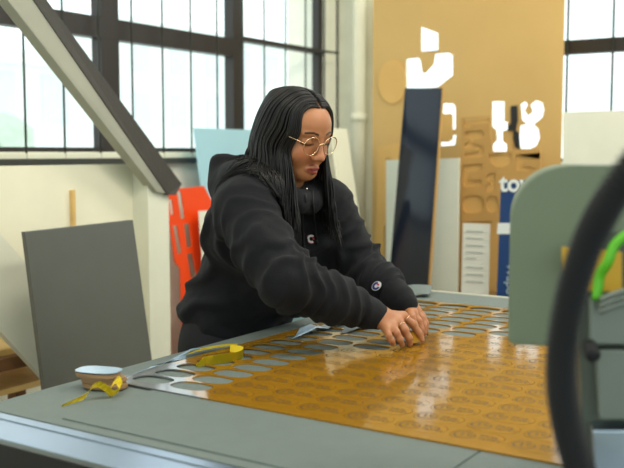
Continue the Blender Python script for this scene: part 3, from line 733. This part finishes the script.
for s_ in (-1, 1):
    he((s_*.036, .055, -.038), (.024, .024, .026), .02)                     # cheek
    he((s_*.032, .091, .004), (.018, .013, .012), .014, 'sub')              # socket
    he((s_*.031, .0715, -.001), (.0165, .0125, .0115), .005)                # lowered lid over the eyeball
    hc((s_*.012, .083, .018), (s_*.044, .072, .018), .0045, .003, .012)     # brow ridge
    he((s_*.0118, .0950, -.040), (.0072, .009, .0070), .006)                # nostril wing
    he((s_*.074, -.012, -.008), (.008, .018, .030), .006)                   # ear
    he((s_*.006, .100, -.0475), (.003, .004, .003), .002, 'sub')
hc((0, .082, .010), (0, .101, -.030), .0065, .0085, .012); he((0, .1035, -.036), (.0095, .010, .009), .008)
hc((-.018, .083, -.070), (-.006, .0935, -.0655), .0035, .0052, .006); hc((.018, .083, -.070), (.006, .0935, -.0655), .0035, .0052, .006); hc((-.005, .094, -.0660), (.005, .094, -.0660), .005, .005, .005)
hc((-.017, .081, -.0745), (0, .0915, -.0765), .004, .0062, .006); hc((.017, .081, -.0745), (0, .0915, -.0765), .004, .0062, .006)
hc((-.019, .090, -.0712), (.019, .090, -.0712), .0016, .0016, .002, 'sub'); hc((-.010, .0985, -.0708), (.010, .0985, -.0708), .0022, .0022, .002, 'sub')
# trunk, arms, legs under the clothes
def wide(c, dx, r, k=.05): B.cap(np.array(c)-np.array([dx, 0, 0]), np.array(c)+np.array([dx, 0, 0]), r, r, k)
wide(CHE, .06, .075); wide(MID, .06, .07); wide(PEL, .06, .085)
B.cap(CHE, MID, .08, .07, .05); B.cap(MID, PEL, .07, .08, .05)
B.chain([NEK+np.array([0, .0, -.03]), RSH, REL, RWR], [.04, .042, .034, .024], .02); B.chain([NEK+np.array([0, 0, -.03]), LSH, LEL, LWR], [.04, .042, .034, .024], .02)
for sx in (-.085, .085):
    B.chain([PEL+np.array([sx, 0, -.04]), np.array([2.02+sx, 1.585, .50]), np.array([2.02+sx, 1.62, .10]), np.array([2.02+sx, 1.62, .07])], [.085, .055, .038, .035], .03)
    B.chain([np.array([2.02+sx, 1.635, .05]), np.array([2.02+sx, 1.47, .035])], [.036, .028], .02)
# hands
def D_(x, y, d): return dep(x, y, d)
HK = .0045
def finger(pts, rs): B.chain(pts, rs, HK)
# near (right) hand: palm from wrist to the knuckles, back of the hand up
RW = D_(378, 316, 2.235)
Rk = [D_(403, 316, 2.262), D_(399, 321.5, 2.236), D_(393, 326, 2.214), D_(387, 329.5, 2.198)]
for kq, r_ in zip(Rk, (.0115, .0115, .011, .010)): B.cap(RW+(kq-RW)*.12, kq, .018, r_, .012)
B.cap(RWR-(RW-RWR)*0, RW, .024, .024, .02); B.cap(Rk[0], Rk[3], .010, .0095, .008)
finger([Rk[0], D_(413, 324, 2.26), D_(419, 333, 2.262), D_(422, 340, 2.262)], [.0105, .0092, .0082, .0068])
finger([Rk[1], D_(405, 330, 2.222), D_(409, 338, 2.222), D_(410, 344, 2.228)], [.0105, .0094, .0084, .0070])
finger([Rk[2], D_(396.5, 333, 2.198), D_(400, 339.5, 2.198), D_(402, 344.5, 2.205)], [.0100, .0090, .0080, .0068])
finger([Rk[3], D_(388.5, 335.5, 2.182), D_(391.5, 340.5, 2.183), D_(393.5, 344, 2.19)], [.0092, .0080, .0072, .0062])
finger([D_(388, 323, 2.25), D_(398, 329, 2.285), D_(407, 333, 2.29), D_(415, 338, 2.285)], [.0140, .0115, .0095, .0078])
# far (left) hand, mostly behind
LW = D_(406, 303.5, 2.335)
Lk = [D_(413, 313, 2.312), D_(415.5, 311, 2.332), D_(416.5, 309.5, 2.350), D_(416, 308, 2.366)]
for kq, r_ in zip(Lk, (.0115, .0115, .011, .010)): B.cap(LW+(kq-LW)*.1, kq, .018, r_, .012)
finger([Lk[0], D_(418.5, 321, 2.305), D_(421, 329, 2.303), D_(421.5, 336, 2.30)], [.0105, .0092, .0082, .0070])
finger([Lk[1], D_(421.5, 318, 2.328), D_(424, 326, 2.322), D_(424.5, 333, 2.318)], [.0105, .0092, .0082, .0070])
finger([Lk[2], D_(422.5, 316, 2.350), D_(425.5, 323, 2.345), D_(426, 330, 2.342)], [.0100, .0088, .0078, .0066])
finger([Lk[3], D_(421, 314, 2.37), D_(424, 320, 2.368), D_(425, 326, 2.366)], [.0090, .0078, .0070, .0060])
finger([D_(408, 308, 2.325), D_(411, 317, 2.290), D_(414.5, 326, 2.283), D_(418, 335, 2.285)], [.0135, .0112, .0095, .0078])
V, Q = B.mesh('person'); V = smooth_mesh(V, Q, 1, .35)
LH = ((V-HC)@HA.T)/HS          # head-local coordinates
r_, f_, u_ = LH.T; ar = np.abs(r_)
g = lambda v, w: np.exp(-(v/w)**2)
skin = np.array(lin((172, 114, 74))[:3]); col = np.tile(skin, (len(V), 1))
def paint(w, c):
    global col
    w = np.clip(w, 0, 1)[:, None]; col = col*(1-w)+np.array(lin(c)[:3])*w
front = (f_ > .04) & (u_ > -.13) & (u_ < .12) & (ar < .09)
paint(front*g(ar-.038, .018)*g(u_+.035, .020)*.35, (206, 118, 92))
paint(front*(g(ar, .012)*g(u_+.038, .012))*.25, (205, 122, 96))
lipw = front*np.clip(1.3-((r_/.0195)**2+((u_+.0712+.0008)/(.0105*np.sqrt(np.clip(1-(r_/.026)**2, .05, 1))))**2), 0, 1)*3
paint(lipw*(f_ > .08), (158, 78, 66))
paint(front*(g(u_+.0712, .0012)*(ar < .019))*.7*(f_ > .078), (96, 40, 36))
brow = front*np.clip(1.0-(np.abs(u_-(.0205+.004*np.sin(np.clip((ar-.012)/.036, 0, 1)*3.0)))/.0032)**2, 0, 1)*((ar > .013) & (ar < .048))
paint(brow*1.5, (30, 18, 14))
lash = front*np.clip(1.2-(np.abs(u_-(-.0085+ .0022*((ar-.031)/.016)**2))/.0028)**2, 0, 1)*((ar > .015) & (ar < .049)); paint(lash*.95, (28, 18, 18))
crease = front*g(u_-.0055, .0016)*((ar > .018) & (ar < .045)); paint(crease*.35, (120, 74, 52))
for tip in (D_(422, 340, 2.262), D_(410, 344, 2.228), D_(402, 344.5, 2.205)): pass
M['skin'] = mat('skin', (190, 140, 110), .48, var=0, Subsurface_Weight=.12, Subsurface_Scale=.01)
n_ = M['skin'].node_tree.nodes; at_ = n_.new('ShaderNodeVertexColor'); at_.layer_name = 'tone'
M['skin'].node_tree.links.new(at_.outputs['Color'], n_['Principled BSDF'].inputs['Base Color'])
person = np_mesh('person', V, Q, M['skin'], None, col)
tag(person, 'woman in black hoodie with long dark hair and round wire glasses leaning over the table', 'person')
body_bvh = BVHTree.FromPolygons([tuple(v) for v in V], [tuple(int(i) for i in q) for q in Q])

# ---- hoodie
xs = axis_pts([(1.58, 2.40, .0055)]); ys = axis_pts([(.98, 1.85, .0055)]); zs = axis_pts([(.86, 1.52, .0055)])
G = Field(xs, ys, zs)
X_ = np.array([1, 0, 0.]); Yv = np.array([0, 1, 0.]); Zv = np.array([0, 0, 1.])
def w2(c, dx, r, k=.05): G.cap(np.array(c)-X_*dx, np.array(c)+X_*dx, r, r, k)
w2([2.06, 1.570, .985], .070, .103, .05); w2([2.055, 1.555, 1.06], .068, .094, .05); w2([2.035, 1.51, 1.14], .068, .090, .05)
G.cap([2.06, 1.33, 1.20], [2.08, 1.42, 1.06], .075, .085, .04); G.cap([1.96, 1.37, 1.19], [2.0, 1.45, 1.08], .075, .085, .04)
w2([1.975, 1.45, 1.215], .085, .095, .05); w2([1.945, 1.40, 1.28], .085, .078, .05)
G.cap([1.975, 1.595, .985], [2.02, 1.57, .98], .098, .10, .05)      # blousing above the hem
G.ell(RSH+np.array([.01, .01, -.01]), [.072, .075, .078], k=.05); G.ell(LSH, [.068, .072, .072], k=.05)
G.chain([RSH, RSH*.5+REL*.5+np.array([-.008, 0, -.004]), REL, REL*.5+RWR*.5+np.array([0, 0, .000]), RWR+(REL-RWR)*.10], [.074, .069, .064, .055, .040], .03)
G.chain([LSH, LSH*.5+LEL*.5, LEL, LEL*.5+LWR*.5, LWR+(LEL-LWR)*.10], [.070, .062, .060, .052, .039], .03)
# cuffs
dR = (RWR-REL)/np.linalg.norm(RWR-REL); dL = (LWR-LEL)/np.linalg.norm(LWR-LEL)
G.cap(RWR-dR*.035, RWR+dR*.004, .035, .032, .006); G.cap(LWR-dL*.035, LWR+dL*.004, .034, .031, .006)
# yoke and hood
G.cap([1.86, 1.37, 1.325], [2.02, 1.34, 1.315], .062, .058, .04)
HB = D_(232, 178, 2.40)
def torus_pts(c, rx, ry, tilt, n=20):
    out = []
    for k in range(n+1):
        a = 2*math.pi*k/n; out.append(np.array(c)+np.array([rx*math.cos(a), ry*math.sin(a), tilt*math.sin(a)+.012*math.cos(2*a)]))
    return out
ring = torus_pts([1.925, 1.375, 1.338], .098, .105, .030)
G.chain(ring, [.027]*len(ring), .02)
# back of the hood standing up behind the neck, with its raised point at the near side
hb = [D_(264, 188, 2.26), D_(243, 180, 2.33), D_(235, 184, 2.42), D_(248, 187, 2.50), D_(275, 190, 2.54)]
G.chain(catmull(hb, 4), [.038]*17, .03)
he_ = [D_(217, 163, 2.41), D_(221, 170, 2.41), D_(228, 185, 2.40)]
G.chain(he_, [.006, .016, .034], .03)
rim = catmull([D_(217.5, 160.5, 2.41), D_(232, 161, 2.42), D_(248, 163, 2.46), D_(262, 164, 2.52)], 4)
G.chain(rim, [.007]*len(rim), .02)
for p_ in rim[::2]: G.cap(p_, np.array(p_)+np.array([.0, -.01, -.05]), .008, .02, .02)
G.chain([D_(216, 163, 2.41), D_(220, 185, 2.38), D_(232, 205, 2.32)], [.008, .022, .04], .03)
# neck opening
G.cap(h(0, -.01, -.02), [1.93, 1.365, 1.36], .066, .060, .012, mode='sub')
G.ell(h(0, .03, -.02), [.075, .09, .10], HA, k=.012, mode='sub')
# hem cut flat and kangaroo pocket
hem = np.array([2.0, 1.585, .905]); 
zc = .922+.10*(G.xs[:, None, None]-2.0)*0+0*G.ys[None, :, None]; G.F = np.maximum(G.F, ((zc-G.zs[None, None, :])*(G.ys[None, :, None] > 1.36)-9*(G.ys[None, :, None] <= 1.36)).astype(np.float32))
V, Q = G.mesh('hoodie'); V = smooth_mesh(V, Q, 3, .5)
N = normals(V, Q)
def seg(P, a, b):
    ba = b-a; t = (P-a)@ba/(ba@ba); tc = np.clip(t, 0, 1); v = P-a-tc[:, None]*ba; return t, np.linalg.norm(v, axis=1), v
disp = np.zeros(len(V))
def ridge(x): return 1-2*np.abs(x-np.floor(x)-.5)          # 0..1 triangle
def soft(x): return .5+.5*np.cos(2*np.pi*x)
for (A, E_, W_, sd) in ((RSH, REL, RWR, 1), (LSH, LEL, LWR, 5)):
    for (a, b, f0, amp, k) in ((A, E_, 4.0, .007, 0), (E_, W_, 6.0, .0065, 1)):
        t, d, v = seg(V, a, b); L_ = np.linalg.norm(b-a)
        side = (v@Zv)/.06; wv = (v@np.cross((b-a)/L_, Zv))/.06
        near = np.clip(1-(d-.085)/.03, 0, 1)*np.clip((t+.15)/.2, 0, 1)*np.clip((1.12-t)/.15, 0, 1)
        nse = smoothnoise(V, 14, sd+k)*1.1+smoothnoise(V, 32, sd+k+3)*.35
        ph = t*f0+side*.45+wv*.35*(1 if k == 0 else -1)+nse
        e_ = np.exp(-((t-(1 if k == 0 else 0))/.35)**2)*.8+(np.exp(-((t-1)/.3)**2)*.9 if k == 1 else 0)+.45
        disp += near*amp*1.5*e_*(soft(ph)**2.2-.35)
# trunk folds: diagonal drag lines from the armpit to the hem
tor = np.clip((1.32-V[:, 2])/.08, 0, 1)
for (A, E_, W_) in ((RSH, REL, RWR), (LSH, LEL, LWR)):
    for a, b in ((A, E_), (E_, W_)): tor *= np.clip((seg(V, a, b)[1]-.075)/.02, 0, 1)
ph = V[:, 2]*9+V[:, 1]*7+V[:, 0]*2.5+smoothnoise(V, 7, 11)*1.6+smoothnoise(V, 18, 12)*.5
disp += tor*.013*(soft(ph)**2-.38)
disp += .004*smoothnoise(V, 24, 20)+.002*smoothnoise(V, 60, 21)
# ribbed cuffs / hem
for E_, W_ in ((REL, RWR), (LEL, LWR)):
    t, d, v = seg(V, E_, W_); L_ = np.linalg.norm(W_-E_); sdist = (1-t)*L_
    c_ = (sdist < .050) & (d < .06); disp[c_] *= .1
    gr = np.exp(-((sdist-.052)/.004)**2)*(d < .07); disp -= gr*.0035
V = V+N*disp[:, None]
V = smooth_mesh(V, Q, 1, .3)
hoodie = np_mesh('hoodie', V, Q, M['hoodie'], person)
hb_ = BVHTree.FromPolygons([tuple(v) for v in V], [tuple(int(i) for i in q) for q in Q])
def hit(x, y, tree=None, off=.0):
    d = Vector(ray(x, y)).normalized(); r = (tree or hb_).ray_cast(Vector(C0), d)
    if r[0] is None: return None, None
    return np.array(r[0])+np.array(r[1])*off*(1 if r[1].dot(d) < 0 else -1), np.array(r[1])*(1 if r[1].dot(d) < 0 else -1)
# drawstrings
for pts, aglet in (([(303, 188), (305, 200), (303, 214), (302, 232), (303, 246)], 0), ([(312, 192), (312, 205), (314, 222), (316, 240)], 1)):
    P_ = [hit(x, y, off=.004)[0] for x, y in pts]; P_ = [p for p in P_ if p is not None]
    if len(P_) > 2:
        bm = bmesh.new(); tube(bm, catmull(P_, 6), .0028, 8); ds = fin(bm, 'drawstring', M['cord'], person, True)
        bm = bmesh.new(); e_ = P_[-1]; dd = (P_[-1]-P_[-2]); dd /= np.linalg.norm(dd); tube(bm, [e_, e_+dd*.012], .0034, 8); fin(bm, 'cord_tip', M['cord'], ds, True)
# metal aglet glinting below the chin
bm = bmesh.new(); a_ = h(-.012, .070, -.128); tube(bm, [a_, a_+np.array([0, 0, -.022])], .0026, 8); fin(bm, 'aglet', M['steel'], person, True)
# embroidered C patches
def patch_logo(x, y, s, rot, oval):
    p, n = hit(x, y, off=.0012)
    if p is None: return
    n = n/np.linalg.norm(n); v = (-ray(x, y)); v /= np.linalg.norm(v); n = n*.5+v*.5; n /= np.linalg.norm(n)
    Z = Vector(n); Xa = (Vector(rt)-Z*Z.dot(Vector(rt))).normalized(); Ya = Z.cross(Xa)
    Mx = Matrix((Xa, Ya, Z)).transposed().to_4x4(); Mx.translation = Vector(p); Mx = Mx @ Matrix.Rotation(rot, 4, 'Z')
    root = None
    def arcp(r0, r1, a0, a1, z, m, name, th=.001):
        o = [(r1*math.cos(t), r1*math.sin(t)) for t in np.linspace(a0, a1, 20)]+[(r0*math.cos(t), r0*math.sin(t)) for t in np.linspace(a1, a0, 20)]
        return plate(name, o, [], th, Mx @ Matrix.Translation((0, 0, z)) @ Matrix.Diagonal((1.15 if oval else 1, .85 if oval else 1, 1, 1)), m, person)
    if oval: plate('logo_patch', ell(0, 0, s*1.15, s*.85, 24), [], .0012, Mx @ Matrix.Translation((0, 0, .001)), M['pwhite'], person)
    arcp(s*.42, s*.86, .75, 5.2, .002, M['pblue'] if oval else M['pwhite'], 'logo_letter')
    arcp(s*.30, s*.60, -.5, .9, .0026, M['red'], 'logo_letter')
    if not oval: arcp(s*.86, s*1.0, 2.0, 5.2, .0024, M['red'], 'logo_letter')
patch_logo(311, 239, .0125, .1, False)
patch_logo(377, 286, .0125, .5, True)
# trousers and shoes
xs = axis_pts([(1.78, 2.26, .008)]); ys = axis_pts([(1.40, 1.78, .008)]); zs = axis_pts([(-.02, 1.05, .008)])
K = Field(xs, ys, zs)
K.cap([1.965, 1.59, .93], [2.10, 1.59, .93], .094, .094, .04)
K.cap([1.985, 1.575, .99], [2.10, 1.575, .99], .086, .086, .03)
for sx in (-.085, .085): K.chain([PEL+np.array([sx, 0, -.06]), np.array([2.02+sx, 1.585, .50]), np.array([2.02+sx, 1.62, .09])], [.100, .078, .062], .03)
V, Q = K.mesh('trousers'); V = smooth_mesh(V, Q, 2); N = normals(V, Q); V += N*(.006*smoothnoise(V, 16, 4))[:, None]
np_mesh('trousers', V, Q, M['trouser'], person)
for sx in (-.085, .085):
    K = Field(axis_pts([(1.85, 2.2, .005)]), axis_pts([(1.38, 1.72, .005)]), axis_pts([(-.01, .14, .005)]))
    K.cap([2.02+sx, 1.65, .048], [2.02+sx, 1.45, .040], .045, .038, .02); K.cap([2.02+sx, 1.63, .05], [2.02+sx, 1.625, .10], .045, .045, .02)
    V, Q = K.mesh('shoe'); V[:, 2] = np.maximum(V[:, 2], 0.001); np_mesh('shoe', V, Q, M['shoe'], person)
# ---- rings
def ring_at(a, b, t, r, m):
    a = np.array(a); b = np.array(b); p = a+(b-a)*t; d = (b-a)/np.linalg.norm(b-a); u = np.cross(d, Zv); u /= np.linalg.norm(u); w = np.cross(d, u)
    bm = bmesh.new(); tube(bm, [p+(u*math.cos(q)+w*math.sin(q))*r for q in np.linspace(0, 2*math.pi, 25)[:-1]], .0010, 8, closed=True); fin(bm, 'finger_ring', m, person, True)
ring_at(Rk[1], D_(405, 330, 2.222), .45, .0108, M['gold']); ring_at(Rk[0], D_(413, 324, 2.26), .35, .0108, M['gold'])
# ---- glasses
gl = empty('glasses'); gl.parent = person
for s_ in (1, -1):
    c_ = (s_*.0335, .0965, -.006); bm = bmesh.new()
    P_ = [h(c_[0]+.0245*math.cos(a), c_[1]-.0045*abs(math.cos(a))*(1 if math.cos(a)*s_ > 0 else .1), c_[2]+.0235*math.sin(a)) for a in np.linspace(0, 2*math.pi, 33)[:-1]]
    tube(bm, P_, .0010, 8, closed=True); fin(bm, 'rim', M['gold'], gl, True)
    bm = bmesh.new(); cc = bm.verts.new(h(*c_)); vs = [bm.verts.new(p) for p in P_]
    for i in range(32): bm.faces.new([cc, vs[i], vs[(i+1) % 32]])
    fin(bm, 'lens', M['lens'], gl)
    bm = bmesh.new(); tube(bm, catmull([h(s_*.0575, .0925, 0), h(s_*.068, .080, .004), h(s_*.074, .05, .004), h(s_*.076, .0, .002)], 6), .0010, 8); fin(bm, 'temple', M['gold'], gl, True)
bm = bmesh.new(); tube(bm, catmull([h(-.011, .097, -.004), h(0, .101, .001), h(.011, .097, -.004)], 6), .0012, 8); fin(bm, 'bridge', M['gold'], gl, True)
# ---- hair
ECC = np.array([0, -.012, .022])
def sk(d, ex=0.0, R=(.083, .099, .082)):
    d = np.array(d, float); q = np.array(R)+ex; d = d/np.linalg.norm(d/q); return ECC+d
hairbm = bmesh.new()
hx = Field(axis_pts([(1.76, 2.10, .004)]), axis_pts([(1.10, 1.50, .004)]), axis_pts([(1.22, 1.66, .004)]))
hx.ell(h(*(ECC+np.array([0, -.006, .002]))), np.array([.079, .095, .078])*HS, HA, k=.01)
hx.ell(h(0, .115, -.045), np.array([.068, .085, .108])*HS, HA, k=.008, mode='sub')
V, Q = hx.mesh('hair'); V = smooth_mesh(V, Q, 2)
hair = np_mesh('hair', V, Q, M['hair'], person)
def lock(s_, phi, jit, ln, rad):
    """one lock: from the parting over the skull, past the ear, then hanging down"""
    c, sn = math.cos(phi), math.sin(phi); ex = jit[0]
    top = max(-.55, .80-(phi-.75)*.75) if phi > .8 else .76+(.8-phi)*2.6
    P_ = [sk((s_*.06-.10, top, 1), ex-.003), sk((s_*.55-.05, top*.75+c*.25, 1), ex), sk((s_*(.35+.65*sn), .35*top+c*.65, .55), ex), sk((s_*sn, c, -.05), ex)]
    Pw = [h(*q) for q in P_]
    q = P_[-1]; q2 = q+np.array([s_*(.004+.006*sn), -.008 if c > 0 else 0, -.050]); Pw.append(h(*q2))
    out = np.array(Hr)*s_*sn*(.30 if c < .2 else .10)+np.array(Hf)*c*(.35 if c < 0 else .55); 
    base = Pw[-1]; wob = jit[1]
    for k in range(1, 5):
        t = k/4
        Pw.append(base+np.array([0, 0, -ln*t])+out*(.09*t*t+.02*t)+np.array([.013*math.sin(t*7+wob), .013*math.cos(t*6+wob), 0])*t)
    # keep outside the hoodie
    path = catmull(Pw, 5); m_ = len(path); fixed = []
    for i, p in enumerate(path):
        if i > m_*.45:
            nr = hb_.find_nearest(Vector(p))
            if nr[0] is not None:
                dv = Vector(p)-nr[0]; inside = dv.dot(nr[1]) < 0
                if inside: p = np.array(nr[0]+nr[1]*(.006+.006*jit[2]))
                elif dv.length < .006: p = np.array(nr[0]+nr[1]*.007)
        fixed.append(p)
    rs = [rad*(min(1, .5+i/m_*3) if i < m_*.3 else 1)*(1 if i < m_*.7 else max(.12, 1-(i-m_*.7)/(m_*.3)*.9)) for i in range(m_)]
    tube(hairbm, fixed, rs, 6, flat=.6)
for i in range(400):
    phi = .62+2.45*(i+rng.random())/400; ln = .19 if phi < 1.5 else .19-.07*min(1, (phi-1.5)); 
    lock(1, phi, (rng.uniform(-.003, .007), rng.uniform(0, 6.3), rng.random()), ln*rng.uniform(.8, 1.12), rng.uniform(.0019, .0042))
for i in range(400):
    phi = .62+2.45*(i+rng.random())/400; ln = .215 if phi < 1.8 else .15
    lock(-1, phi, (rng.uniform(-.003, .007), rng.uniform(0, 6.3), rng.random()), ln*rng.uniform(.8, 1.1), rng.uniform(.0019, .0042))
fin(hairbm, 'hair_locks', M['hair'], hair, True)
